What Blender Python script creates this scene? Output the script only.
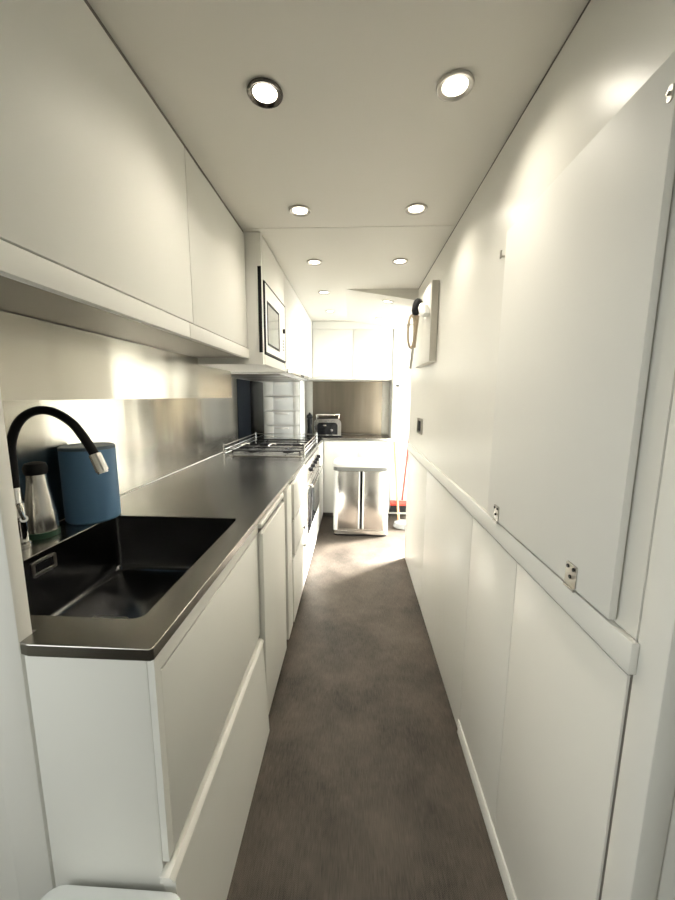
import bpy, bmesh, math
from mathutils import Vector, Matrix

for o in list(bpy.data.objects): bpy.data.objects.remove(o)
scene = bpy.context.scene
COL = scene.collection
PI = math.pi

# ------------------------------------------------------------------ camera
FPX = 360.0
def _n(v): return Vector(v).normalized()
_Y = _n((355-337.5, -(396-450), -FPX))
_Zd = _n((322-337.5, -(2850-450), -FPX))
_Z = -(_Zd - _Zd.dot(_Y)*_Y); _Z.normalize()
_X = _Y.cross(_Z)
cam_d = bpy.data.cameras.new('camera'); cam = bpy.data.objects.new('camera', cam_d); COL.objects.link(cam)
cam.matrix_world = Matrix.Translation((0, 0, 1.35)) @ Matrix((_X, _Y, _Z)).to_4x4()
cam_d.sensor_fit = 'HORIZONTAL'; cam_d.sensor_width = 36.0; cam_d.lens = FPX/675*36.0
cam_d.clip_start = 0.02; cam_d.clip_end = 60
scene.camera = cam

# ------------------------------------------------------------------ world, exposure, daylight
vs = scene.view_settings
vs.view_transform = 'Standard'; vs.look = 'None'; vs.gamma = 1; vs.use_curve_mapping = False
vs.exposure = 0.58
W = bpy.data.worlds.new('world'); scene.world = W; W.use_nodes = True
bg = W.node_tree.nodes['Background']; bg.inputs[0].default_value = (0.86, 0.95, 1.0, 1); bg.inputs[1].default_value = 1.0

def area(name, loc, direction, sx, sy, power, color=(1, 1, 1), spread=180):
    d = bpy.data.lights.new(name, 'AREA'); d.shape = 'RECTANGLE'; d.size = sx; d.size_y = sy
    d.energy = power; d.color = color; d.spread = math.radians(spread)
    o = bpy.data.objects.new(name, d); COL.objects.link(o); o.location = loc
    o.rotation_euler = Vector(direction).to_track_quat('-Z', 'Y').to_euler()
    return o
SIDE_WIN = area('daylight_side_window', (2.02, 3.15, 1.20), (-1, 0, -0.10), 1.9, 1.7, 44, (0.97, 1.0, 0.98))
HATCH = area('daylight_roof_hatch', (0.80, 3.45, 2.3), (-0.1, -0.1, -1), 0.5, 0.6, 7, (0.95, 1.0, 0.99))
ADDED_LEFT = area('added_left_daylight', (-1.50, -0.60, 1.40), (1, 0.25, 0), 1.2, 1.0, 13, (0.98, 1.0, 0.96))  # added daylight at an unseen window, placed to brighten the near left post

sd = bpy.data.lights.new('sun', 'SUN'); sd.energy = 115; sd.angle = math.radians(26); sd.color = (1.0, 0.98, 0.93)
so = bpy.data.objects.new('sun', sd); COL.objects.link(so); so.location = (4, 4, 5)
so.rotation_euler = Vector((-1, -0.62, -0.80)).to_track_quat('-Z', 'Y').to_euler()

# ------------------------------------------------------------------ materials
def nt(name):
    m = bpy.data.materials.new(name); m.use_nodes = True
    return m, m.node_tree.nodes, m.node_tree.links, m.node_tree.nodes['Principled BSDF']
def plain(name, col, rough=0.5, metal=0.0, spec=0.5, noise=0.0, nscale=6.0, bump=0.0, bscale=200, coat=0.0):
    m, N, L, b = nt(name)
    b.inputs['Base Color'].default_value = (*col, 1); b.inputs['Roughness'].default_value = rough
    b.inputs['Metallic'].default_value = metal; b.inputs['Specular IOR Level'].default_value = spec
    b.inputs['Coat Weight'].default_value = coat
    tc = N.new('ShaderNodeTexCoord')
    nz = N.new('ShaderNodeTexNoise'); nz.inputs['Scale'].default_value = nscale; nz.inputs['Detail'].default_value = 4
    L.new(tc.outputs['Object'], nz.inputs['Vector'])
    mr = N.new('ShaderNodeMapRange'); mr.inputs['To Min'].default_value = 1-noise; mr.inputs['To Max'].default_value = 1+noise
    L.new(nz.outputs['Fac'], mr.inputs['Value'])
    mx = N.new('ShaderNodeVectorMath'); mx.operation = 'SCALE'; mx.inputs[0].default_value = col
    L.new(mr.outputs[0], mx.inputs['Scale']); L.new(mx.outputs[0], b.inputs['Base Color'])
    if bump:
        n2 = N.new('ShaderNodeTexNoise'); n2.inputs['Scale'].default_value = bscale; n2.inputs['Detail'].default_value = 3
        L.new(tc.outputs['Object'], n2.inputs['Vector'])
        bp = N.new('ShaderNodeBump'); bp.inputs['Strength'].default_value = bump; bp.inputs['Distance'].default_value = 0.001
        L.new(n2.outputs['Fac'], bp.inputs['Height']); L.new(bp.outputs[0], b.inputs['Normal'])
    return m
def steel(name, col=(0.62, 0.60, 0.56), rough=0.3, stretch=(400, 3, 400), var=0.06, aniso=0.7, rot=0.0, bump=0.05, axis='Z', wave=0.0, bands=0.0):
    """brushed stainless steel: fine grain stretched along one axis, soft large ripples"""
    m, N, L, b = nt(name)
    b.inputs['Metallic'].default_value = 1.0
    b.inputs['Anisotropic'].default_value = aniso; b.inputs['Anisotropic Rotation'].default_value = rot
    tg = N.new('ShaderNodeTangent'); tg.direction_type = 'RADIAL'; tg.axis = axis; L.new(tg.outputs[0], b.inputs['Tangent'])
    tc = N.new('ShaderNodeTexCoord'); mp = N.new('ShaderNodeMapping'); mp.inputs['Scale'].default_value = stretch
    L.new(tc.outputs['Object'], mp.inputs['Vector'])
    nz = N.new('ShaderNodeTexNoise'); nz.inputs['Scale'].default_value = 1.0; nz.inputs['Detail'].default_value = 3
    L.new(mp.outputs[0], nz.inputs['Vector'])
    cl = N.new('ShaderNodeTexNoise'); cl.inputs['Scale'].default_value = 5.0; cl.inputs['Detail'].default_value = 5
    L.new(tc.outputs['Object'], cl.inputs['Vector'])
    mr = N.new('ShaderNodeMapRange'); mr.inputs['To Min'].default_value = 1-var; mr.inputs['To Max'].default_value = 1+var
    L.new(nz.outputs['Fac'], mr.inputs['Value'])
    mx = N.new('ShaderNodeVectorMath'); mx.operation = 'SCALE'; mx.inputs[0].default_value = col
    L.new(mr.outputs[0], mx.inputs['Scale']); L.new(mx.outputs[0], b.inputs['Base Color'])
    r2 = N.new('ShaderNodeMapRange'); r2.inputs['From Min'].default_value = 0.3; r2.inputs['From Max'].default_value = 0.7
    r2.inputs['To Min'].default_value = rough*0.95; r2.inputs['To Max'].default_value = rough*1.06
    L.new(cl.outputs['Fac'], r2.inputs['Value']); L.new(r2.outputs[0], b.inputs['Roughness'])
    bp = N.new('ShaderNodeBump'); bp.inputs['Strength'].default_value = bump; bp.inputs['Distance'].default_value = 0.001
    L.new(nz.outputs['Fac'], bp.inputs['Height'])
    last = bp
    if wave:
        w = N.new('ShaderNodeTexNoise'); w.inputs['Scale'].default_value = 2.2; w.inputs['Detail'].default_value = 1
        L.new(tc.outputs['Object'], w.inputs['Vector'])
        b2 = N.new('ShaderNodeBump'); b2.inputs['Strength'].default_value = wave; b2.inputs['Distance'].default_value = 0.02
        L.new(w.outputs['Fac'], b2.inputs['Height']); L.new(bp.outputs[0], b2.inputs['Normal']); last = b2
    if bands:      # slight vertical buckling of the sheet
        m3 = N.new('ShaderNodeMapping'); m3.inputs['Scale'].default_value = (1, 5.5, 0.25); L.new(tc.outputs['Object'], m3.inputs['Vector'])
        w = N.new('ShaderNodeTexNoise'); w.inputs['Scale'].default_value = 1.0; w.inputs['Detail'].default_value = 1.5
        L.new(m3.outputs[0], w.inputs['Vector'])
        b3 = N.new('ShaderNodeBump'); b3.inputs['Strength'].default_value = bands; b3.inputs['Distance'].default_value = 0.05
        L.new(w.outputs['Fac'], b3.inputs['Height']); L.new(last.outputs[0], b3.inputs['Normal']); last = b3
    L.new(last.outputs[0], b.inputs['Normal'])
    return m
def emit(name, col, strength):
    m, N, L, b = nt(name)
    b.inputs['Base Color'].default_value = (0.9, 0.9, 0.88, 1)
    b.inputs['Emission Color'].default_value = (*col, 1); b.inputs['Emission Strength'].default_value = strength
    return m
def pane_glass(name):
    m, N, L, b = nt(name)
    t = N.new('ShaderNodeBsdfTransparent'); g = N.new('ShaderNodeBsdfGlossy'); g.inputs['Roughness'].default_value = 0.02
    mx = N.new('ShaderNodeMixShader'); mx.inputs[0].default_value = 0.06; L.new(t.outputs[0], mx.inputs[1]); L.new(g.outputs[0], mx.inputs[2])
    L.new(mx.outputs[0], N['Material Output'].inputs['Surface'])
    return m
def carpet():
    m, N, L, b = nt('woven_carpet')
    tc = N.new('ShaderNodeTexCoord')
    big = N.new('ShaderNodeTexNoise'); big.inputs['Scale'].default_value = 3.0; big.inputs['Detail'].default_value = 6; big.inputs['Roughness'].default_value = 0.65
    L.new(tc.outputs['Object'], big.inputs['Vector'])
    mp = N.new('ShaderNodeMapping'); mp.inputs['Scale'].default_value = (330, 22, 1); L.new(tc.outputs['Object'], mp.inputs['Vector'])
    st = N.new('ShaderNodeTexNoise'); st.inputs['Scale'].default_value = 1.0; st.inputs['Detail'].default_value = 4; st.inputs['Roughness'].default_value = 0.7
    L.new(mp.outputs[0], st.inputs['Vector'])
    # woven ribs: zigzag bands across the corridor
    sx = N.new('ShaderNodeSeparateXYZ'); L.new(tc.outputs['Object'], sx.inputs[0])
    zz = N.new('ShaderNodeMath'); zz.operation = 'PINGPONG'; zz.inputs[1].default_value = 0.006; L.new(sx.outputs['X'], zz.inputs[0])
    ad = N.new('ShaderNodeMath'); ad.operation = 'ADD'; L.new(sx.outputs['Y'], ad.inputs[0]); L.new(zz.outputs[0], ad.inputs[1])
    rb = N.new('ShaderNodeMath'); rb.operation = 'PINGPONG'; rb.inputs[1].default_value = 0.0024; L.new(ad.outputs[0], rb.inputs[0])
    rn = N.new('ShaderNodeMapRange'); rn.inputs['From Max'].default_value = 0.0024; L.new(rb.outputs[0], rn.inputs['Value'])
    cr = N.new('ShaderNodeValToRGB'); cr.color_ramp.elements[0].position = 0.38; cr.color_ramp.elements[0].color = (0.020, 0.0165, 0.0135, 1)
    cr.color_ramp.elements[1].position = 0.66; cr.color_ramp.elements[1].color = (0.120, 0.098, 0.078, 1)
    a = N.new('ShaderNodeMath'); a.operation = 'MULTIPLY'; a.inputs[1].default_value = 0.40; L.new(st.outputs['Fac'], a.inputs[0])
    c = N.new('ShaderNodeMath'); c.operation = 'MULTIPLY_ADD'; c.inputs[1].default_value = 0.52; L.new(big.outputs['Fac'], c.inputs[0]); L.new(a.outputs[0], c.inputs[2])
    d = N.new('ShaderNodeMath'); d.operation = 'MULTIPLY_ADD'; d.inputs[1].default_value = 0.13; L.new(rn.outputs[0], d.inputs[0]); L.new(c.outputs[0], d.inputs[2])
    L.new(d.outputs[0], cr.inputs[0]); L.new(cr.outputs[0], b.inputs['Base Color'])
    b.inputs['Roughness'].default_value = 0.5; b.inputs['Specular IOR Level'].default_value = 0.25
    bp = N.new('ShaderNodeBump'); bp.inputs['Strength'].default_value = 0.5; bp.inputs['Distance'].default_value = 0.0012
    L.new(d.outputs[0], bp.inputs['Height']); L.new(bp.outputs[0], b.inputs['Normal'])
    return m

M = {}
M['paint'] = plain('white_lacquer', (0.82, 0.815, 0.765), 0.5, spec=0.3, noise=0.012, bump=0.03, bscale=30)
M['wall'] = plain('gloss_wall_paint', (0.80, 0.785, 0.725), 0.30, spec=0.14, noise=0.015, bump=0.03, bscale=18)
M['ceil'] = plain('ceiling_paint', (0.76, 0.74, 0.68), 0.45, spec=0.25, noise=0.012, bump=0.03, bscale=60)
M['trim'] = plain('trim_paint', (0.81, 0.80, 0.75), 0.5, spec=0.15, noise=0.01)
M['gap'] = plain('shadow_gap_brown', (0.16, 0.145, 0.125), 0.7, noise=0.03)  # brown stands in for shade in joints, slots and recesses
M['carpet'] = carpet()
M['steel_v'] = steel('brushed_steel_splashback', (0.52, 0.505, 0.46), 0.19, (3, 3, 500), 0.03, 0.95, 0.25, 0.05, 'Z', 0.0, 0.07)
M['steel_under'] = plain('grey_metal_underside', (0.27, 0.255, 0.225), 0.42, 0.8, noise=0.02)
M['steel_top'] = steel('scratched_steel_worktop', (0.36, 0.35, 0.325), 0.24, (350, 4, 350), 0.06, 0.3, 0.0, 0.05, 'Z', 0.03, 0)
M['steel_sink'] = steel('dark_steel_sink', (0.17, 0.17, 0.172), 0.22, (120, 120, 120), 0.06, 0.0, 0.0, 0.03)
M['steel_end'] = steel('brown_tinted_steel', (0.26, 0.228, 0.185), 0.34, (9, 3, 0.8), 0.55, 0.4, 0.25, 0.05, 'Z', 0.12)
M['steel_bin'] = steel('bin_steel', (0.60, 0.58, 0.55), 0.25, (3, 3, 400), 0.03, 0.5, 0.0, 0.03)
M['steel_dark'] = steel('dark_steel_panel', (0.06, 0.065, 0.075), 0.25, (3, 3, 300), 0.05, 0.3)
M['chrome'] = plain('chrome', (0.82, 0.81, 0.79), 0.1, 1.0, noise=0.01)
M['rimdark'] = plain('dark_chrome', (0.10, 0.09, 0.08), 0.2, 1.0, noise=0.03)
M['nickel'] = plain('nickel', (0.50, 0.48, 0.44), 0.3, 1.0, noise=0.03)
M['black'] = plain('black_rubber', (0.010, 0.010, 0.011), 0.5, spec=0.2, noise=0.05)
M['blackgloss'] = plain('black_gloss', (0.010, 0.011, 0.013), 0.08, noise=0.02)
M['bluedark'] = plain('dark_blue_glass', (0.007, 0.010, 0.015), 0.35, spec=0.08, noise=0.03)
M['blue'] = plain('matte_blue', (0.105, 0.23, 0.40), 0.55, noise=0.04)
M['bluetop'] = plain('grey_blue_cap', (0.11, 0.16, 0.21), 0.5, noise=0.04)
M['green'] = plain('dark_green_band', (0.03, 0.085, 0.05), 0.4, noise=0.04)
M['plastic'] = plain('white_plastic', (0.88, 0.89, 0.87), 0.4, noise=0.01)
M['milky'] = plain('milky_plastic', (0.86, 0.89, 0.90), 0.4, noise=0.05, nscale=14)
M['grey'] = plain('grey_plastic', (0.20, 0.205, 0.20), 0.5, noise=0.05)
M['red'] = plain('red_plastic', (0.55, 0.05, 0.03), 0.4, noise=0.04)
M['orange'] = plain('orange_wood', (0.72, 0.36, 0.16), 0.5, noise=0.12, nscale=20)
M['beige'] = plain('beige_cord', (0.42, 0.34, 0.24), 0.6, noise=0.05)
M['lens'] = emit('lamp_lens', (1.0, 0.90, 0.74), 3.5)
M['glass'] = pane_glass('window_glass')
M['mwglass'] = plain('mirror_oven_glass', (0.45, 0.46, 0.45), 0.06, 0.9, noise=0.02)
M['grill'] = plain('extractor_mesh', (0.25, 0.24, 0.22), 0.35, 1.0, noise=0.3, nscale=300)

# ------------------------------------------------------------------ mesh helpers
ORG = {}
class MB:
    def __init__(s): s.bm = bmesh.new()
    def _add(s, tmp, bevel=0.0, seg=2, mat=None):
        if bevel:
            bmesh.ops.bevel(tmp, geom=list(tmp.edges), offset=bevel, segments=seg, affect='EDGES', profile=0.5, clamp_overlap=True)
        if mat is not None: bmesh.ops.transform(tmp, matrix=mat, verts=tmp.verts)
        me = bpy.data.meshes.new('t'); tmp.to_mesh(me); tmp.free(); s.bm.from_mesh(me); bpy.data.meshes.remove(me)
        return s
    def box(s, x0, x1, y0, y1, z0, z1, bevel=0.0, seg=2, mat=None):
        t = bmesh.new(); bmesh.ops.create_cube(t, size=1)
        for v in t.verts:
            v.co = Vector((x0 if v.co.x < 0 else x1, y0 if v.co.y < 0 else y1, z0 if v.co.z < 0 else z1))
        return s._add(t, bevel, seg, mat)
    def cyl(s, a, b, r, r2=None, n=20, caps=True):
        a = Vector(a); b = Vector(b); d = b-a
        t = bmesh.new(); bmesh.ops.create_cone(t, cap_ends=caps, segments=n, radius1=r, radius2=r if r2 is None else r2, depth=d.length)
        mt = Matrix.Translation((a+b)/2) @ d.to_track_quat('Z', 'Y').to_matrix().to_4x4()
        return s._add(t, mat=mt)
    def lathe(s, prof, loc, n=32, sx=1, sy=1, mat=None):
        t = bmesh.new(); rings = []
        for r, z in prof:
            rings.append([t.verts.new((max(r, 1e-5)*math.cos(2*PI*k/n)*sx, max(r, 1e-5)*math.sin(2*PI*k/n)*sy, z)) for k in range(n)])
        for a, b in zip(rings, rings[1:]):
            for k in range(n): t.faces.new((a[k], a[(k+1) % n], b[(k+1) % n], b[k]))
        bmesh.ops.remove_doubles(t, verts=t.verts, dist=2e-5)
        bmesh.ops.recalc_face_normals(t, faces=t.faces)
        mt = Matrix.Translation(loc)
        if mat is not None: mt = mt @ mat
        return s._add(t, mat=mt)
    def tube(s, pts, r, n=10, closed=False):
        pts = [Vector(p) for p in pts]; t = bmesh.new(); rings = []; N_ = len(pts)
        up = Vector((0, 0, 1)); prev = None
        for i, p in enumerate(pts):
            if closed: d = pts[(i+1) % N_]-pts[i-1]
            else: d = pts[min(i+1, N_-1)]-pts[max(i-1, 0)]
            d.normalize()
            if prev is None:
                u = d.cross(up)
                if u.length < 1e-3: u = d.cross(Vector((1, 0, 0)))
            else: u = prev - prev.dot(d)*d
            u.normalize(); prev = u; w = d.cross(u)
            rr = r[i] if isinstance(r, (list, tuple)) else r
            rings.append([t.verts.new(p+rr*(math.cos(2*PI*k/n)*u+math.sin(2*PI*k/n)*w)) for k in range(n)])
        pairs = list(zip(rings, rings[1:])) + ([(rings[-1], rings[0])] if closed else [])
        for a, b in pairs:
            for k in range(n): t.faces.new((a[k], a[(k+1) % n], b[(k+1) % n], b[k]))
        if not closed: t.faces.new(rings[0][::-1]); t.faces.new(rings[-1])
        bmesh.ops.recalc_face_normals(t, faces=t.faces)
        return s._add(t)
    def prism(s, loop, z0, z1, holes=(), plane='xy', bevel=0.0):
        """extrude a polygon (with holes); plane xy -> along z, xz -> along y, yz -> along x"""
        t = bmesh.new(); es = []
        for lp in [loop, *holes]:
            vs_ = [t.verts.new((p[0], p[1], z0)) for p in lp]
            for i in range(len(vs_)): es.append(t.edges.new((vs_[i], vs_[(i+1) % len(vs_)])))
        bmesh.ops.triangle_fill(t, use_beauty=True, use_dissolve=False, edges=es)
        g = bmesh.ops.extrude_face_region(t, geom=list(t.faces))
        for v in [e for e in g['geom'] if isinstance(e, bmesh.types.BMVert)]: v.co.z = z1
        bmesh.ops.recalc_face_normals(t, faces=t.faces)
        mt = None
        if plane == 'xz':
            for v in t.verts: v.co = Vector((v.co.x, v.co.z, v.co.y))
        elif plane == 'yz':
            for v in t.verts: v.co = Vector((v.co.z, v.co.x, v.co.y))
        bmesh.ops.recalc_face_normals(t, faces=t.faces)
        return s._add(t)
    def build(s, name, mat, parent=None, loc=None, smooth=True, angle=35):
        org = ORG[parent.name] if parent is not None else Vector(loc if loc is not None else (0, 0, 0))
        bmesh.ops.translate(s.bm, verts=s.bm.verts, vec=-org)
        me = bpy.data.meshes.new(name); s.bm.to_mesh(me); s.bm.free()
        me.materials.append(M[mat] if isinstance(mat, str) else mat)
        if smooth:
            for p in me.polygons: p.use_smooth = True
            try: me.set_sharp_from_angle(angle=math.radians(angle))
            except Exception: pass
        o = bpy.data.objects.new(name, me); COL.objects.link(o)
        if parent is not None: o.parent = parent
        else: o.location = org
        ORG[o.name] = org
        return o
def tag(o, label, cat, group=None, kind=None):
    if label: o['label'] = label
    if cat: o['category'] = cat
    if group: o['group'] = group
    if kind: o['kind'] = kind
    return o
def thing(name, loc, label, cat, group=None):
    o = bpy.data.objects.new(name, None); COL.objects.link(o); o.location = loc; o.empty_display_size = 0.05
    ORG[o.name] = Vector(loc); return tag(o, label, cat, group)
def struct(name, mb, mat, loc=(0, 0, 0), parent=None, smooth=True):
    o = mb.build(name, mat, parent, loc, smooth)
    if parent is None: o['kind'] = 'structure'
    return o
def bx(*a, **k): return MB().box(*a, **k)
def rrect(x0, x1, y0, y1, r, n=5):
    out = []
    for cx, cy, a0 in ((x1-r, y1-r, 0), (x0+r, y1-r, 90), (x0+r, y0+r, 180), (x1-r, y0+r, 270)):
        for k in range(n+1):
            a = math.radians(a0+90*k/n); out.append((cx+r*math.cos(a), cy+r*math.sin(a)))
    return out

# ------------------------------------------------------------------ the setting
HC = 2.10
XR = 0.437
YE = 4.30        # end wall
struct('floor', bx(-1.4, 1.95, -1.8, YE+.1, -0.05, 0), 'carpet')
struct('ceiling', bx(-1.4, 1.95, -1.8, 1.746, HC, HC+.05), 'ceil')
struct('ceiling', MB().prism([(-1.4, 1.750), (1.95, 1.750), (1.95, YE+.1), (-1.4, YE+.1)], HC, HC+.05,
       holes=[[(.55, 3.12), (1.05, 3.12), (1.05, 3.78), (.55, 3.78)]]), 'ceil')
struct('ceiling', bx(-1.4, 1.95, 1.744, 1.752, HC+.051, HC+.06), 'gap')
# sloping boxed-in part of the ceiling at the far right
struct('trim_1', MB().prism([(-.08, HC), (XR+.03, HC), (XR+.03, HC-.083)], 2.70, 3.84, plane='xz'), 'ceil', smooth=False)
struct('wall_left', bx(-1.12, -1.06, .605, YE+.1, 0, HC), 'wall')
struct('wall_back', bx(-1.12, 1.95, YE, YE+.1, 0, HC), 'wall')
# near bulkhead on the left (post with rounded edge) and the stretch beside it
struct('trim_2', bx(-.690, -.612, .574, .604, 0, 1.52, bevel=.004), 'trim')
struct('wall_front', bx(-1.4, -.693, .580, .604, 0, 1.52), 'trim')
# right wall
wr = struct('wall_right', bx(XR, XR+.06, .526, 2.88, .98, HC), 'wall')
bk = struct('wall_right', bx(XR+.012, XR+.06, .526, 2.88, 0, .979), 'wall')
for a, b in ((.532, .924), (.927, 1.290), (1.293, 2.140), (2.143, 2.88)):
    z0 = .062 if a < 1.25 else .004
    p = bx(XR, XR+.0115, a, b, z0 + .002, .915, bevel=.001).build('panel', 'wall', bk)
struct('trim_3', bx(XR-.013, XR-.0005, .516, 2.86, .929, .982, bevel=.002), 'trim')
struct('panel_joint_shade', MB().box(XR+.004, XR+.0118, .526, 2.88, .9155, .9285).box(XR+.004, XR+.0118, 0.5255, .5315, .002, .9150), 'gap')  # dark strips painting the shade under the ledge and beside the post
struct('baseboard_right', bx(XR-.004, XR+.0115, .533, 1.30, 0, .060, bevel=.0015), 'trim')
struct('trim_4', bx(XR-.002, XR+.06, 2.882, 2.90, 0, HC, bevel=.003), 'trim')
# post and door jamb at the near right
struct('trim_5', bx(XR, XR+.040, .470, .5245, 0, HC, bevel=.004), 'trim')
struct('trim_6', bx(XR+.044, XR+.30, .474, .5245, 0, HC, bevel=.003), 'trim')
struct('wall_right', bx(XR+.30, 1.45, .474, .526, 0, HC), 'trim')
# rooms behind the camera and beside the far end, with their openings
struct('wall_left', MB().prism([(-1.8, 0), (.604, 0), (.604, HC), (-1.8, HC)], -1.46, -1.40,
       holes=[[(-1.25, .85), (.05, .85), (.05, 1.95), (-1.25, 1.95)]], plane='yz'), 'wall', smooth=False)
w1 = struct('added_window_1', MB().prism([(-1.25, .85), (.05, .85), (.05, 1.95), (-1.25, 1.95)], -1.46, -1.40,  # unseen window, added on this wall for the light it lets in
       holes=[[(-1.21, .89), (.01, .89), (.01, 1.91), (-1.21, 1.91)]], plane='yz'), 'trim', smooth=False)
bx(-1.434, -1.428, -1.21, .01, .89, 1.91).build('pane', 'glass', w1)
struct('wall_right', bx(1.45, 1.51, -1.8, .526, 0, HC), 'wall')
struct('wall_front', bx(-1.4, 1.45, -1.86, -1.80, 0, HC), 'wall')
struct('wall_right', MB().prism([(1.70, 0), (YE, 0), (YE, HC), (1.70, HC)], 1.90, 1.96,
       holes=[[(2.15, .26), (4.28, .26), (4.28, 2.02), (2.15, 2.02)]], plane='yz'), 'wall', smooth=False)
w2 = struct('window_2', MB().prism([(2.15, .26), (4.28, .26), (4.28, 2.02), (2.15, 2.02)], 1.90, 1.96,
       holes=[[(2.19, .30), (4.25, .30), (4.25, 1.98), (2.19, 1.98)]], plane='yz'), 'trim', smooth=False)
bx(1.928, 1.934, 2.19, 4.25, .30, 1.98).build('pane', 'glass', w2)
struct('wall_front', bx(XR+.0605, 1.96, 1.64, 1.70, 0, HC), 'wall')
struct('ceiling_joint_shade', bx(XR-.001, XR+.002, .53, 2.88, HC-.005, HC-.0005), 'gap')  # dark strip put in as the shade line where wall meets ceiling
w3 = struct('window_3', MB().prism([(.55, 3.12), (1.05, 3.12), (1.05, 3.78), (.55, 3.78)], HC, HC+.06,
       holes=[[(.58, 3.15), (1.02, 3.15), (1.02, 3.75), (.58, 3.75)]]), 'trim', smooth=False)
bx(.58, 1.02, 3.15, 3.75, HC+.03, HC+.036).build('pane', 'glass', w3)

# dark glazed and dark steel stretches of the left wall behind the cooker
sp = bx(-1.058, -1.050, .607, 3.20, .903, 1.495)
tag(sp.build('splashback', 'steel_v', loc=(-1.058, 1.9, .903)), 'long brushed steel splashback behind the sink and worktop', 'splashback')
sp = bx(-1.058, -1.048, 3.203, 3.60, .903, 1.495)
tag(sp.build('splashback', 'bluedark', loc=(-1.058, 3.4, .903)), 'dark blue glossy splashback panel left of the cooker, nearer of two', 'splashback')
sp = bx(-1.058, -1.050, 3.604, 4.28, .903, 1.495, bevel=.002)
tag(sp.build('splashback', 'steel_dark', loc=(-1.058, 3.9, .903)), 'dark grey metal splashback panel behind the stack of clear drawers', 'splashback')
# end wall lining: steel with pale strips
sp = bx(-.500, .318, YE-.008, YE-.001, .903, 1.515)
tag(sp.build('splashback', 'steel_end', loc=(-.09, YE-.001, .903)), 'brownish brushed steel splashback on the end wall behind the toaster', 'splashback')
struct('trim_7', bx(-.575, -.503, YE-.012, YE-.001, .903, 1.515, bevel=.002), 'trim')
struct('trim_8', bx(.321, .395, YE-.012, YE-.001, .903, 1.515, bevel=.002), 'trim')
# tall white locker closing the passage right of the end cabinets
t = thing('tall_locker', (.70, 4.1, 0), 'tall white locker door beside the end cupboards, with a small dark catch', 'locker')
bx(.402, .88, 3.98, 4.28, 0.02, 2.09, bevel=.003).build('body', 'paint', t)
bx(.412, .85, 3.96, 3.979, .06, 2.06, bevel=.003).build('door', 'paint', t)
d = bx(.438, .475, 3.950, 3.9595, 1.452, 1.470, bevel=.003).build('catch', 'black', t); d['label'] = 'small dark catch'

# ------------------------------------------------------------------ worktop and sink
SX0, SX1, SY0, SY1 = -.900, -.427, .652, 1.262
outer = [(-.590, .566), (-.361, .566), (-.356, .571), (-.341, 3.865), (.395, 3.865), (.395, 4.283), (-1.047, 4.283), (-1.047, .607), (-.608, .607), (-.608, .571)]
t = MB().prism(outer, .876, .900, holes=[rrect(SX0, SX1, SY0, SY1, .022)])
wt = tag(t.build('worktop', 'steel_top', loc=(-.7, 1.5, .876), smooth=False), 'L-shaped brushed steel worktop with a cut-out for the sink', 'worktop')
mod = wt.modifiers.new('edge', 'BEVEL'); mod.width = .0015; mod.segments = 2; mod.limit_method = 'ANGLE'; mod.angle_limit = math.radians(50)

def bowl(x0, x1, y0, y1, z1, z0, r):
    t = bmesh.new(); rings = []
    prof = [(0, z1), (.002, z0+.05), (.006, z0+.016), (.016, z0+.004), (.03, z0)]
    for off, z in prof:
        rr = max(r-off*.3, .012)
        rings.append([t.verts.new((x, y, z)) for x, y in rrect(x0+off, x1-off, y0+off, y1-off, rr)])
    # outer skin, 1.5 mm steel
    for off, z in reversed([(-.0015, z1), (-.0015, z0-.002)]):
        rings.append([t.verts.new((x, y, z)) for x, y in rrect(x0+off, x1-off, y0+off, y1-off, r)])
    n = len(rings[0])
    for i in (0, 1, 2, 3, 5):
        a, b = rings[i], rings[i+1]
        for k in range(n): t.faces.new((a[k], a[(k+1) % n], b[(k+1) % n], b[k]))
    a, b = rings[6], rings[0]
    for k in range(n): t.faces.new((a[k], a[(k+1) % n], b[(k+1) % n], b[k]))
    t.faces.new(rings[4]); t.faces.new(rings[5])
    bmesh.ops.recalc_face_normals(t, faces=t.faces)
    m = MB(); m._add(t); return m
sk = thing('sink', (-.66, .95, .68), 'deep dark steel rectangular sink set into the near end of the worktop', 'sink')
bowl(SX0+.002, SX1-.002, SY0+.002, SY1-.002, .898, .690, .021).build('bowl', 'steel_sink', sk)
dr = MB().prism(rrect(-.775, -.662, .850, .957, .012), .6905, .694, holes=[rrect(-.767, -.670, .858, .949, .008)])
dr = dr.build('drain', 'nickel', sk)
bx(-.762, -.675, .863, .944, .6905, .6975, bevel=.002).build('drain_cover', 'steel_sink', dr)
ov = MB().prism(rrect(.905, .985, .836, .880, .005), -.8975, -.893, holes=[rrect(.912, .978, .843, .873, .003)], plane='yz')
ov = ov.build('overflow', 'nickel', sk)
bx(-.8975, -.895, .920, .970, .848, .868).build('overflow_slot', 'black', ov)

# ------------------------------------------------------------------ base units, left run
XF = -.338; XB = -1.04
def carcass(t, y0, y1, z0=.075, hollow=False):
    m = MB()
    if hollow:
        m.box(XB, XF-.004-.018, y0, y0+.012, z0, .874); m.box(XB, XF-.022, y1-.012, y1, z0, .874); m.box(XB, XB+.012, y0, y1, z0, .874); m.box(XB, XF-.022, y0, y1, z0, z0+.015)
    else: m.box(XB, XF-.020, y0, y1, z0, .8745)
    m.build('body', 'paint', t)
    bx(XB+.02, -.388, y0, y1, 0, z0-.002).build('plinth', 'paint', t)
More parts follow.
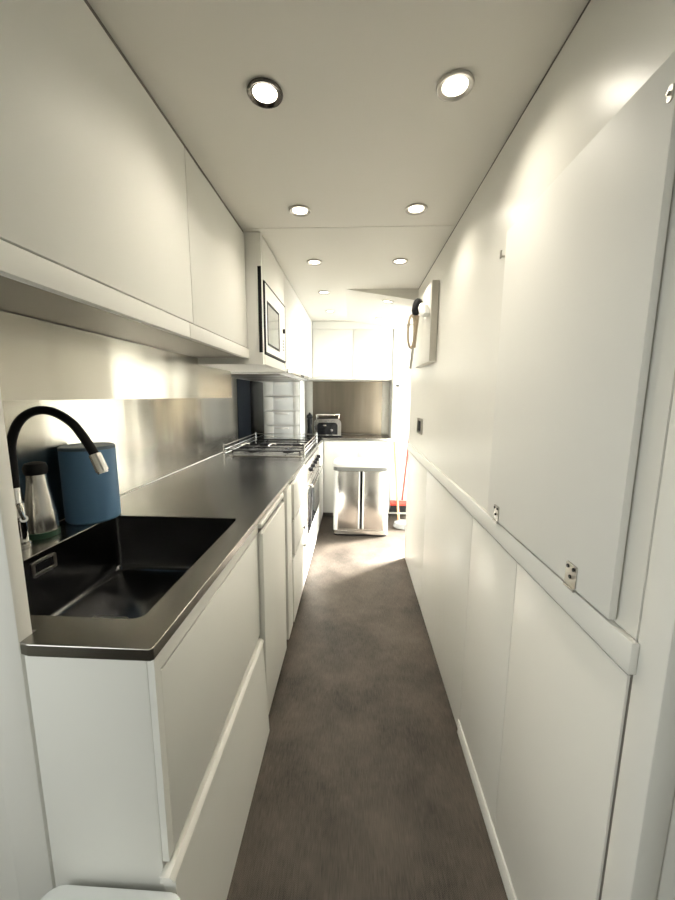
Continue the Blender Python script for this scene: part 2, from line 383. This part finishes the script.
# sink cabinet, nearest
t = thing('sink_cabinet', (-.6, .9, 0), 'white sink cupboard nearest the camera with a slanting-lipped lower drawer', 'cabinet')
m = MB(); m.box(-.600, -.371, .667, .650+.018, .02, .8745); m.box(XB, -.371, 1.2635, 1.271, .02, .8745); m.box(XB, XB+.012, .667, 1.271, .02, .8745); m.box(XB, -.371, .667, 1.271, .02, .035)
m.build('body', 'paint', t)
bx(-.603, -.371, .571, .649, 0.0, .8745, bevel=.003).build('end_panel', 'paint', t)
m = MB(); m.box(-.370, -.357, .589, 1.268, .842, .8745); m.box(-.370, -.357, .571, .590, .43, .8745)
m.build('front_frame', 'paint', t)
bx(-.370, -.3575, .592, 1.268, .426, .836, bevel=.003).build('front_panel', 'paint', t)
d = MB(); d.prism([(-.370, .004), (-.328, .004), (-.346, .398), (-.370, .398)], .568, 1.262, plane='xz')
d = d.build('drawer', 'paint', t)
MB().prism([(-.370, .3985), (-.343, .3985), (-.341, .403), (-.343, .408), (-.351, .414), (-.370, .414)], .556, 1.262, plane='xz').build('drawer_lip', 'trim', d)
# door cabinet
t = thing('base_cabinet', (-.6, 1.5, 0), 'plain white base cupboard with one flat door between sink cupboard and drawers', 'cabinet')
carcass(t, 1.272, 1.90)
bx(-.357, XF, 1.274, 1.692, .045, .838, bevel=.003).build('door', 'paint', t)
bx(-.357, -.343, 1.274, 1.70, .857, .8745, bevel=.002).build('top_rail', 'paint', t)
bx(-.357, -.3555, 1.276, 1.692, .8385, .8565).build('finger_gap_shade', 'gap', t)  # brown strip paints the shade in the slot above the door
bx(-.357, -.355, 1.694, 1.755, .045, .845).build('finger_gap_shade', 'gap', t)  # brown strip painted as the shadow of the upright recess
bx(-.357, XF, 1.757, 1.885, .045, .8745, bevel=.003).build('stile', 'paint', t)
# drawer unit
t = thing('drawer_unit', (-.6, 2.2, 0), 'white three-drawer unit with small round knobs beside the oven', 'drawer unit')
carcass(t, 1.905, 2.495)
m = MB(); m.box(-.3575, -.3565, 1.905, 2.49, .045, .870); m.build('finger_gap_shade', 'gap', t)  # brown sheet behind the drawer fronts, shade painted into the gaps
for i, (a, b) in enumerate(((.655, .858), (.440, .645), (.045, .430))):
    y0 = 1.955 if i < 2 else 1.91
    d = bx(-.356, XF+.003, y0, 2.488, a, b, bevel=.003).build('drawer', 'paint', t)
    if i:
        zk = .489 if i == 1 else .362
        MB().cyl((XF+.003, 2.27, zk), (XF+.015, 2.27, zk), .004).lathe([(0, 0), (.010, .001), (.012, .006), (.008, .012), (0, .013)], (XF+.013, 2.27, zk), 16, mat=Matrix.Rotation(PI/2, 4, 'Y')).build('knob', 'nickel', d)
# oven
t = thing('oven', (-.6, 2.95, 0), 'built-in steel and black glass oven below the hob', 'oven')
bx(XB, XF-.02, 2.50, 3.40, .075, .874).build('body', 'paint', t)
bx(XB+.02, -.388, 2.50, 3.40, 0, .073).build('plinth', 'paint', t)
cp = bx(-.357, XF+.002, 2.515, 3.39, .735, .868, bevel=.003).build('control_panel', 'steel_bin', t)
for k in range(5):
    y = 2.66+.145*k
    MB().cyl((XF+.002, y, .80), (XF+.024, y, .80), .018, .015).box(XF+.022, XF+.029, y-.003, y+.003, .784, .816, bevel=.001).build('knob', 'black', cp)
dd = bx(-.357, XF+.004, 2.515, 3.39, .315, .728, bevel=.003).build('door', 'steel_bin', t)
bx(XF+.0035, XF+.007, 2.56, 3.345, .335, .665, bevel=.001).build('glass', 'blackgloss', dd)
h = MB().tube([(XF+.003, 2.60, .695), (XF+.040, 2.60, .695)], .006).tube([(XF+.003, 3.30, .695), (XF+.040, 3.30, .695)], .006).tube([(XF+.040, 2.55, .695), (XF+.040, 3.35, .695)], .009)
h.build('handle', 'chrome', dd)
bx(-.357, XF+.002, 2.515, 3.39, .045, .305, bevel=.003).build('lower_drawer', 'paint', t)
# corner filler
t = thing('corner_cabinet', (-.6, 3.6, 0), 'plain white corner cupboard between oven and end cupboards', 'cabinet')
bx(XB, XF-.02, 3.405, 3.86, .075, .874).build('body', 'paint', t)
bx(-.357, XF, 3.41, 3.855, .045, .868, bevel=.003).build('door', 'paint', t)
bx(XB+.02, -.388, 3.405, 3.86, 0, .073).build('plinth', 'paint', t)
# end base cabinet
t = thing('base_cabinet', (0, 4.1, 0), 'white two-door base cupboard across the end wall behind the steel bin', 'cabinet')
bx(-.356, .390, 3.895, 4.285, .05, .8745).build('body', 'paint', t)
for a, b in ((-.333, .034), (.038, .388)):
    bx(a, b, 3.876, 3.894, .055, .866, bevel=.003).build('door', 'paint', t)
bx(-.335, .385, 3.93, 4.27, 0, .048).build('plinth', 'gap', t)  # plinth given the shade brown to darken the toe recess

# ------------------------------------------------------------------ upper cabinets
t = thing('wall_cabinet', (-.78, 1.0, 1.526), 'long white wall cupboard with two flat doors above the sink', 'cabinet')
bx(-1.055, -.540, -.25, 1.770, 1.575, 2.088).build('body', 'paint', t)
m = MB(); m.box(-.537, -.514, -.25, 1.137, 1.526, 1.571, bevel=.002); m.box(-.537, -.514, 1.139, 1.770, 1.526, 1.571, bevel=.002)
m.build('pelmet', 'paint', t)
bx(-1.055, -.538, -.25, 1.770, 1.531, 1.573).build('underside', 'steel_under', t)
for a, b in ((-.25, .34), (.343, 1.174), (1.177, 1.766)):
    bx(-.539, -.519, a, b, 1.576, 2.083, bevel=.002).build('door', 'paint', t)
bx(-.545, -.525, -.25, 1.766, 2.0885, 2.0995).build('shadow_gap', 'gap', t)
# steel box under it
t = MB().prism([(.62, 1.335), (2.243, 1.335), (2.243, 1.486), (2.228, 1.496), (1.768, 1.496), (1.768, 1.5285), (.62, 1.5285)], -1.049, -.769, plane='yz')
tag(t.build('steel_box', 'steel_v', loc=(-.9, 1.5, 1.335), smooth=False), 'long brushed steel box casing hanging below the wall cupboard over the sink', 'casing')
# microwave tower
XM = -.445
t = thing('microwave_cabinet', (-.75, 2.05, 1.50), 'white wall cupboard with a flap above and an opening for the microwave', 'cabinet')
m = MB(); m.box(-1.046, XM-.003, 1.775, 1.803, 1.500, 2.097); m.box(-1.046, XM-.022, 2.310, 2.325, 1.500, 2.097)
m.box(-1.046, XM-.022, 1.804, 2.309, 1.500, 1.553); m.box(-1.046, XM-.022, 1.804, 2.309, 1.898, 2.097)
m.box(-1.046, -1.030, 1.804, 2.309, 1.554, 1.897)
m.build('body', 'paint', t)
bx(XM-.0215, XM, 1.804, 2.322, 1.901, 2.090, bevel=.002).build('flap', 'paint', t)
bx(XM-.0215, XM, 1.804, 2.322, 1.502, 1.550, bevel=.002).build('bottom_rail', 'paint', t)
bx(XM-.022, XM-.0215, 1.804, 2.322, 2.091, 2.099).build('shadow_gap', 'gap', t)
bx(-.464, XM-.0028, 1.7705, 1.7745, 1.556, 1.948).build('side_strip', 'black', t)
t = thing('microwave', (-.70, 2.05, 1.5545), 'white built-in microwave with black outlined door in the wall cupboard', 'microwave')
bx(-.95, XM-.024, 1.812, 2.300, 1.556, 1.894).build('body', 'black', t)
bx(XM-.0215, XM-.002, 1.803, 2.322, 1.553, 1.898, bevel=.001).build('casing_edge', 'black', t)
fr = bx(XM-.0015, XM+.004, 1.8140, 2.3110, 1.5640, 1.8870).build('door', 'plastic', t)
MB().prism([(1.806, 1.556), (2.319, 1.556), (2.319, 1.895), (1.806, 1.895)], XM-.0015, XM+.0048, holes=[[(1.8135, 1.5635), (2.3115, 1.5635), (2.3115, 1.8875), (1.8135, 1.8875)]], plane='yz').build('outline_frame', 'black', t)
ow = MB().prism([(1.845, 1.600), (2.130, 1.600), (2.130, 1.812), (1.845, 1.812)], XM+.0042, XM+.0065, holes=[[(1.856, 1.611), (2.119, 1.611), (2.119, 1.801), (1.856, 1.801)]], plane='yz').build('window_frame', 'black', fr)
bx(XM+.0041, XM+.0052, 1.857, 2.118, 1.612, 1.800).build('window_glass', 'mwglass', fr)
MB().cyl((XM+.0042, 2.25, 1.735), (XM+.016, 2.25, 1.735), .013).build('knob', 'black', fr)
m = MB()
for k in range(4): m.box(XM+.0042, XM+.0056, 2.235, 2.265, 1.62+.018*k, 1.628+.018*k)
m.build('button', 'grey', fr)
# long cabinet past it
t = thing('wall_cabinet', (-.75, 3.0, 1.50), 'white flat-door wall cupboard over the cooker past the microwave', 'cabinet')
bx(-1.046, XM-.022, 2.327, 3.775, 1.530, 2.097).build('body', 'paint', t)
for a, b in ((2.327, 3.05), (3.053, 3.775)):
    bx(XM-.0215, XM, a, b, 1.532, 2.090, bevel=.002).build('door', 'paint', t)
bx(XM-.022, XM-.0215, 2.327, 3.775, 2.091, 2.099).build('shadow_gap', 'gap', t)
# extractor
t = thing('extractor_hood', (-.7, 2.8, 1.46), 'slim white extractor hood under the wall cupboard above the hob', 'extractor hood')
bx(-.96, XM+.002, 2.330, 3.34, 1.488, 1.5285, bevel=.002).build('body', 'plastic', t)
bx(XM+.003, XM+.020, 2.335, 3.335, 1.492, 1.520, bevel=.003).build('visor', 'chrome', t)
for a in (2.36, 2.68, 3.00):
    f_ = bx(-.93, -.49, a, a+.30, 1.481, 1.4875, bevel=.001).build('filter', 'grill', t)
bx(XM+.020, XM+.024, 2.88, 3.02, 1.500, 1.511).build('button', 'black', t)
# end wall cabinet
t = thing('wall_cabinet', (-.05, 4.0, 1.52), 'white two-door wall cupboard across the end wall above the toaster', 'cabinet')
bx(-1.046, .372, 3.80, 4.29, 1.520, 2.060).build('body', 'paint', t)
bx(-.442, .372, 3.785, 3.7995, 2.022, 2.097, bevel=.001).build('filler', 'paint', t)
bx(-.442, .372, 3.785, 3.7995, 1.520, 1.540, bevel=.001).build('bottom_rail', 'paint', t)
for a, b in ((-.441, -.032), (-.026, .371)):
    bx(a, b, 3.782, 3.7995, 1.543, 2.016, bevel=.002).build('door', 'paint', t)

# ------------------------------------------------------------------ right side: fold-down panel, wall box, pull
t = thing('fold_down_panel', (.425, .83, .98), 'large white fold-up wall panel hinged on the ledge at the near right', 'panel')
bx(.4195, .4320, .563, 1.112, .990, 1.809, bevel=.0015).build('board', 'trim', t)
bx(.4325, .4365, .59, 1.10, .9825, 1.80).build('shade_backing', 'gap', t)  # added backing, its brown paints the shadow behind the board
for y in (.668, 1.038):
    r_ = rrect(y-.017, y+.017, .992, 1.036, .004)
    hb = MB().prism(r_,   .4170, .4193, plane='yz')
    hb.cyl((.4165, y-.016, .9880), (.4165, y+.016, .9880), .0028, n=10)
    hg = hb.build('hinge', 'nickel', t)
    s_ = MB()
    for dy, dz in ((-.009, 1.028), (.009, 1.028), (0, 1.010)): s_.cyl((.4150, y+dy, dz), (.4171, y+dy, dz), .0036, n=12)
    s_.build('screw', 'black', hg)
cc = MB().prism(rrect(.566, .575, 1.745, 1.765, .003), .4170, .4193, plane='yz'); cc.cyl((.4170, .5705, 1.755), (.413, .5705, 1.755), .0025)
cc.build('catch', 'nickel', t)
m = MB(); m.cyl((XR-.0005, 1.161, 1.762), (XR-.012, 1.161, 1.762), .003).box(XR-.014, XR-.010, 1.157, 1.165, 1.755, 1.778, bevel=.001)
tag(m.build('hook', 'nickel', loc=(XR, 1.161, 1.755)), 'tiny metal hook on the bare white wall above the fold-up panel', 'hook')
t = thing('wall_box', (.42, 2.25, 1.54), 'shallow white box with a grey near edge fixed high on the right wall', 'wall box')
bx(.398, .4365, 2.030, 2.52, 1.540, 1.958, bevel=.002).build('body', 'wall', t)
bx(.400, .4365, 2.026, 2.0295, 1.542, 1.956).build('edge_strip', 'nickel', t)
t = thing('door_pull', (.43, 2.42, 1.10), 'small grey recessed pull plate on the right wall above the ledge', 'door pull')
MB().prism(rrect(2.33, 2.50, 1.105, 1.205, .01), .428, .4365, holes=[rrect(2.36, 2.47, 1.12, 1.19, .006)], plane='yz').build('plate', 'nickel', t)
bx(.433, .4365, 2.362, 2.468, 1.122, 1.188).build('recess', 'black', t)

# ------------------------------------------------------------------ downlights
def downlight(name):
    t = thing(name, (0, 0, 0), None, 'downlight')
    MB().lathe([(.031, -.001), (.044, -.001), (.045, -.004), (.043, -.007), (.040, -.0075), (.033, -.0035), (.031, -.0035), (.031, -.001)], (0, 0, 0), 36).build('bezel', 'nickel', t)
    MB().lathe([(0, -.0015), (.0305, -.0015), (.0305, -.003), (.020, -.0045), (0, -.005)], (0, 0, 0), 28).build('lens', 'lens', t)
    d = bpy.data.lights.new('bulb', 'SPOT'); d.energy = 6.8; d.color = (1.0, .925, .79); d.spot_size = math.radians(150); d.spot_blend = 0.9; d.shadow_soft_size = .03
    l = bpy.data.objects.new('bulb', d); COL.objects.link(l); l.parent = t; l.location = (0, 0, -.014)
    return t
protoL = downlight('downlight')
LP = [(-.235, 1.013, HC, 'left ceiling downlight of the pair nearest the camera, with dark rim'),
      (.233, 1.010, HC, 'right ceiling downlight of the pair nearest the camera, above the fold-up panel'),
      (-.235, 1.590, HC, 'left ceiling downlight of the second pair, just before the ceiling joint'),
      (.236, 1.593, HC, 'right ceiling downlight of the second pair, just before the ceiling joint'),
      (-.240, 2.163, HC, 'left ceiling downlight of the third pair, opposite the microwave'),
      (.242, 2.165, HC, 'right ceiling downlight of the third pair, between joint and boxed slope'),
      (-.236, 2.765, HC, 'left ceiling downlight of the fourth pair, level with the slope tip'),
      (.236, 2.830, HC-.0505, 'downlight set in the sloping ceiling box at the far right'),
      (-.233, 3.360, HC, 'farthest ceiling downlight on the left, before the end cupboards'),
      (.220, 3.450, HC-.048, 'farthest downlight on the right, in the sloping ceiling box')]
for i, (x, y, z, lab) in enumerate(LP):
    if i == 0: r = protoL
    else:
        r = protoL.copy(); COL.objects.link(r)
        for ch in list(protoL.children):
            c = ch.copy(); COL.objects.link(c); c.parent = r
    r.location = (x, y, z)
    if z < HC: r.rotation_euler = (0, math.atan2(.083, .547), 0)
    r['label'] = lab; r['category'] = 'downlight'; r['group'] = 'ceiling downlights'

for ch in protoL.children:
    if ch.name.startswith('bezel'):
        ch.data = ch.data.copy(); ch.data.materials[0] = M['rimdark']; ch['label'] = 'dark chrome rim'
# ------------------------------------------------------------------ things by the sink
# tap
t = thing('tap', (-.975, 1.0, .90), 'black hose kitchen tap with chrome base and spray head over the sink', 'tap')
TX = -.998
MB().lathe([(0, .9005), (.026, .9005), (.026, .906), (.021, .912), (.019, 1.0), (.018, 1.03), (0, 1.03)], (TX, .985, 0), 28).build('base', 'chrome', t)
MB().cyl((TX+.016, .977, .985), (TX+.040, .962,   .990), .010).tube([(TX+.040, .962, .990), (TX+.050, .945, 1.015), (TX+.053, .937, 1.04)], .005).build('lever', 'chrome', t)
MB().cyl((TX, .985, 1.03), (TX-.003, .988, 1.075), .013).build('collar', 'chrome', t)
def bez(P, n):
    out = []
    for i in range(len(P)-1):
        p0 = Vector(P[max(i-1, 0)]); p1 = Vector(P[i]); p2 = Vector(P[i+1]); p3 = Vector(P[min(i+2, len(P)-1)])
        for k in range(n):
            s = k/n; out.append(.5*((2*p1)+(p2-p0)*s+(2*p0-5*p1+4*p2-p3)*s*s+(3*p1-p0-3*p2+p3)*s**3))
    out.append(Vector(P[-1])); return out
hose = bez([(TX-.003, .988, 1.07), (-1.005, .995, 1.14), (-1.006, 1.0, 1.205), (-.975, 1.0, 1.268), (-.925, 1.0, 1.300), (-.870, 1.0, 1.300), (-.815, 1.0, 1.268), (-.778, 1.0, 1.218), (-.753, 1.0, 1.172)], 8)
MB().tube(hose, .0125, 14).build('hose', 'black', t)
MB().cyl((-.755, 1.0, 1.178), (-.736, 1.0, 1.128), .0165, .0175, n=24).cyl((-.7365, 1.0, 1.129), (-.734, 1.0, 1.122), .0145, n=24).build('spray_head', 'chrome', t)
# bottle
t = thing('steel_bottle', (-.995, 1.10, .90), 'tapered steel bottle with black lid standing behind the tap', 'bottle')
bxl = (-1.000, 1.063, 0)
MB().lathe([(0, .919), (.0435, .919), (.044, .925), (.041, .97), (.034, 1.03), (.028, 1.07), (.026, 1.10), (0, 1.10)], bxl, 32).build('body', 'steel_bin', t)
MB().lathe([(0, .9005), (.045, .9005), (.0455, .905), (.0455, .9185), (0, .9185)], bxl, 32).build('base_ring', 'green', t)
MB().lathe([(0, 1.1005), (.028, 1.1005), (.031, 1.108), (.032, 1.122), (.027, 1.135), (.015, 1.139), (0, 1.139)], bxl, 28).build('lid', 'black', t)
# blue canister
t = thing('canister', (-.930, 1.27, .90), 'tall matte blue cylindrical canister beside the sink against the splashback', 'canister')
bc = (-.957, 1.235, 0)
MB().lathe([(0, .9005), (.081, .9005), (.086, .907), (.086, 1.158), (0, 1.158)], bc, 48).build('body', 'blue', t)
MB().lathe([(0, 1.1585), (.086, 1.1585), (.086, 1.166), (.081, 1.170), (.075, 1.168), (0, 1.170)], bc, 48).build('lid', 'bluetop', t)

# ------------------------------------------------------------------ hob with fiddle rail
t = thing('hob', (-.66, 3.0, .90), 'steel gas hob with black pan supports let into the worktop', 'hob')
bx(-.935, -.385, 2.60, 3.38, .9005, .908, bevel=.002).build('plate', 'steel_bin', t)
for x in (-.80, -.52):
    for y in (2.80, 3.17):
        b_ = MB().lathe([(0, .908), (.045, .908), (.045, .916), (.036, .918), (.036, .926), (0, .928)], (x, y, 0), 24).build('burner', 'black', t)
for y0 in (2.64, 3.01):
    m = MB()
    m.tube([(-.915, y0, .938), (-.405, y0, .938), (-.405, y0+.33, .938), (-.915, y0+.33, .938)], .005, 8, closed=True)
    for x in (-.80, -.52):
        m.tube([(x, y0, .938), (x, y0+.33, .938)], .004, 8)
    m.tube([(-.915, y0+.165, .938), (-.405, y0+.165, .938)], .004, 8)
    for x in (-.915, -.405):
        for y in (y0, y0+.33): m.cyl((x, y, .9085), (x, y, .938), .004, n=8)
    m.build('pan_support', 'black', t)
t = thing('guard_rail', (-.66, 3.0, .90), 'three-bar steel guard rail standing around the hob', 'rail')
x0, x1, y0, y1 = -.955, -.362, 2.565, 3.42
for z in (.925, .955, .985):
    MB().tube([(x0, y0, z), (x1, y0, z), (x1, y1, z), (x0, y1, z)], .0042, 8, closed=True).build('bar', 'grey' if z < .98 else 'nickel', t)
for x in (x0, x1):
    for y in (y0, y1):
        MB().cyl((x, y, .9005), (x, y, .994), .006, n=12).lathe([(0, 0), (.007, .002), (.007, .008), (0, .011)], (x, y, .992), 12).build('post', 'chrome', t)
for x in (-.80, -.60):
    MB().tube([(x-.03, y0+.001, .985), (x-.02, y0+.02, .992), (x, y0+.04, 1.0), (x+.02, y0+.06, .992)], .004, 8).build('pot_clamp', 'nickel', t)

# ------------------------------------------------------------------ stack of clear drawers
t = thing('drawer_tower', (-.73, 3.75, .90), 'tall white plastic tower of milky clear drawers in the worktop corner', 'drawer tower')
tx0, tx1, ty0, ty1, tz0, tz1 = -.918, -.543, 3.60, 3.93, .9005, 1.505
m = MB(); m.box(tx0, tx0+.014, ty0, ty1, tz0, tz1, bevel=.003); m.box(tx1-.014, tx1, ty0, ty1, tz0, tz1, bevel=.003)
n_ = 4; dz = (tz1-tz0-.014)/n_
for k in range(n_+1): m.box(tx0+.014, tx1-.014, ty0+.004, ty1, tz0+k*dz, tz0+k*dz+.012)
m.box(tx0+.014, tx1-.014, ty1-.006, ty1, tz0, tz1)
m.build('frame', 'plastic', t)
for k in range(n_):
    z = tz0+k*dz+.013
    m = MB(); m.box(tx0+.016, tx1-.016, ty0-.006, ty0, z, z+dz-.018, bevel=.002)
    m.box(tx0+.018, tx0+.021, ty0, ty1-.02, z, z+dz-.03); m.box(tx1-.021, tx1-.018, ty0, ty1-.02, z, z+dz-.03); m.box(tx0+.018, tx1-.018, ty0, ty1-.02, z, z+.003)
    d = m.build('drawer', 'milky', t)
    m = MB(); m.box(tx0+.12, tx1-.12, ty0-.018, ty0-.006, z+dz-.045, z+dz-.025, bevel=.004)
    m.build('handle', 'plastic', d)
    for u0, u1 in ((tx0+.016, tx0+.10), (tx1-.07, tx1-.016)):
        bx(u0, u1, ty0-.010, ty0-.006, z, z+dz-.018, bevel=.002).build('side_strip', 'plastic', d)

# ------------------------------------------------------------------ toaster and grinder
t = thing('toaster', (-.30, 4.06, .90), 'chrome toaster with black ends and a wire warming rack on top', 'toaster')
def arch(x0, x1, z0, z1, r, n=6):
    pts = [(x0, z0), (x1, z0)]
    for k in range(n+1):
        a = PI/2*k/n; pts.append((x1-r+r*math.cos(a), z1-r+r*math.sin(a)))
    for k in range(n+1):
        a = PI/2+PI/2*k/n; pts.append((x0+r+r*math.cos(a), z1-r+r*math.sin(a)))
    return pts
MB().prism(arch(-.452, -.148, .915, 1.100, .055), 3.965, 4.16, plane='xz').build('body', 'chrome', t)
f_ = MB().prism(arch(-.412, -.188, .925, 1.058, .035), 3.955, 3.9645, plane='xz').build('face_plate', 'blackgloss', t)
m = MB().lathe([(0, 0), (.016, 0), (.014, .016), (0, .017)], (-.25, 3.9545, .975), 18, mat=Matrix.Rotation(PI/2, 4, 'X')); m.build('dial', 'chrome', f_)
bx(-.345, -.310, 3.930, 3.9545, 1.02, 1.035, bevel=.003).build('lever', 'chrome', f_)
bx(-.455, -.145, 3.96, 4.165, .9005, .9145, bevel=.004).build('base', 'black', t)
m = MB()
for y in (4.01, 4.10): m.box(-.42, -.18, y-.012, y+.012, 1.1002, 1.102)
m.build('slot', 'black', t)
m = MB()
m.tube([(-.43, 3.985, 1.140), (-.17, 3.985, 1.140), (-.17, 4.14, 1.140), (-.43, 4.14, 1.140)], .004, 8, closed=True)
for k in range(1, 6): m.tube([(-.43, 3.985+.026*k, 1.140), (-.17, 3.985+.026*k, 1.140)], .002, 6)
for x in (-.425, -.175):
    for y in (3.99, 4.135): m.cyl((x*.96-.012, y, 1.075), (x, y, 1.140), .004, n=8)
m.build('warming_rack', 'chrome', t)
t = thing('pepper_mill', (-.50, 3.98, .90), 'black pepper mill standing between the clear drawers and the toaster', 'pepper mill')
MB().lathe([(0, .9005), (.030, .9005), (.032, .91), (.028, .96), (.022, 1.00), (.026, 1.05), (.028, 1.09), (.020, 1.10), (0, 1.10)], (-.498, 3.975, 0), 24).build('body', 'black', t)
MB().lathe([(0, 1.101), (.026, 1.101), (.034, 1.115), (.030, 1.14), (.012, 1.15), (.010, 1.165), (0, 1.167)], (-.498, 3.975, 0), 24).build('cap', 'black', t)

# ------------------------------------------------------------------ steel bin
t = thing('steel_bin', (.068, 3.5, 0), 'wide brushed steel recycling bin with two doors and white lid at the corridor end', 'bin')
bx0, bx1, by0, by1 = -.193, .330, 3.355, 3.66
MB().prism(rrect(bx0, bx1, by0, by1, .045), .055, .645).build('body', 'steel_bin', t)
MB().prism(rrect(bx0-.004, bx1+.004, by0-.004, by1+.004, .048), .646, .682).build('rim', 'grey', t)
m = MB()
m.prism(rrect(bx0-.012, bx1+.014, by0-.014, by1+.01, .055), .683, .712); m.prism(rrect(bx0+.004, bx1-.002, by0+.004, by1-.008, .05), .712, .722)
lid = m.build('lid', 'plastic', t); mod = lid.modifiers.new('edge', 'BEVEL'); mod.width = .005; mod.segments = 3; mod.limit_method = 'ANGLE'; mod.angle_limit = math.radians(50)
for a, b in ((bx0+.050, bx0+.236), (bx0+.292, bx1-.052)):
    bx(a, b, by0-.008, by0-.0005, .075, .640, bevel=.003).build('door', 'steel_bin', t)
for a in (bx0+.238, bx0+.277):
    bx(a, a+.014, by0-.016, by0-.0005, .075, .640, bevel=.003).build('door_edge_bar', 'plastic', t)
bx(bx0+.253, bx0+.275, by0-.004, by0-.0005, .075, .640).build('centre_strip', 'steel_dark', t)
for a in (bx0-.001, bx1-.044):
    MB().prism(rrect(a, a+.045, by0-.004, by0+.05, .018), .058, .643).build('corner_post', 'plastic', t)
MB().prism(rrect(bx0-.004, bx1+.004, by0-.008, by1, .045), .018, .054).build('base_trim', 'chrome', t)
MB().prism(rrect(bx0+.004, bx1-.004, by0, by1-.008, .04), .0005, .0175).build('foot', 'black', t)
# white lidded bin at the near left
t = thing('pedal_bin', (-.465, .40, 0), 'white rounded plastic lid of a low bin at the bottom left against the cupboard', 'bin')
MB().prism(rrect(-.590, -.325, .19, .545, .03), 0.0005, .347).build('body', 'plastic', t)
lid = MB().prism(rrect(-.598, -.314, .18, .556, .035), .349, .382).build('lid', 'plastic', t)
mod = lid.modifiers.new('edge', 'BEVEL'); mod.width = .010; mod.segments = 3; mod.limit_method = 'ANGLE'; mod.angle_limit = math.radians(50)

# ------------------------------------------------------------------ broom, mop, hanging shower head
t = thing('broom', (.50, 3.78, 0), 'red broom with black bristles leaning in the corner right of the steel bin', 'broom')
MB().tube([(.525, 3.80, .24), (.60, 3.93, .93)], .010, 12).build('handle', 'red', t)
bx(.395, .590, 3.76, 3.81, .185, .235, bevel=.008).build('head', 'red', t)
MB().prism([(.400, .185), (.585, .185), (.600, .115), (.385, .115)], 3.762, 3.808, plane='xz').build('bristles', 'black', t)
t = thing('mop', (.46, 3.66, 0), 'orange wooden mop handle with a grey flat head standing beside the bin', 'mop')
MB().tube([(.475, 3.64, .05), (.435, 3.93, .86)], .011, 12).build('handle', 'orange', t)
MB().lathe([(0, .0005), (.085, .0005), (.095, .012), (.085, .055), (.06, .068), (.02, .075), (0, .075)], (.510, 3.62, 0), 24, sx=1.0, sy=.8).build('head', 'grey', t)
t = thing('handheld_shower', (.36, 2.2, 1.9), 'white and black handheld shower with looped beige hose hanging by the wall box', 'hand shower')
MB().lathe([(0, -.07), (.014, -.068), (.024, -.045), (.029, -.01), (.028, .03), (.020, .06), (0, .066)], (.374, 2.10, 1.822), 20, mat=Matrix.Rotation(math.radians(-55), 4, 'X')).build('body', 'plastic', t)
MB().lathe([(0, -.045), (.016, -.044), (.026, -.025), (.029, .01), (.026, .035), (.015, .046), (0, .047)], (.357, 2.235, 1.868), 20, mat=Matrix.Rotation(math.radians(14), 4, 'Y')).build('head', 'black', t)
MB().tube([(.357, 2.24, 1.822), (.356, 2.25, 1.76), (.353, 2.26, 1.64)], [.017, .013, .008], 12).build('handle', 'beige', t)
lp = [(.334+.020*math.cos(a), 2.27, 1.735+.095*math.sin(a)) for a in [2*PI*k/28 for k in range(28)]]
MB().tube(lp, .0075, 8, closed=True).build('hose', 'beige', t)
MB().tube([(.345, 2.26, 1.64), (.340, 2.26, 1.58), (.332, 2.26, 1.515)], .008, 10).build('cord_end', 'nickel', t)
bx(.385, .3975, 2.09, 2.12, 1.81, 1.84, bevel=.003).build('bracket', 'plastic', t)
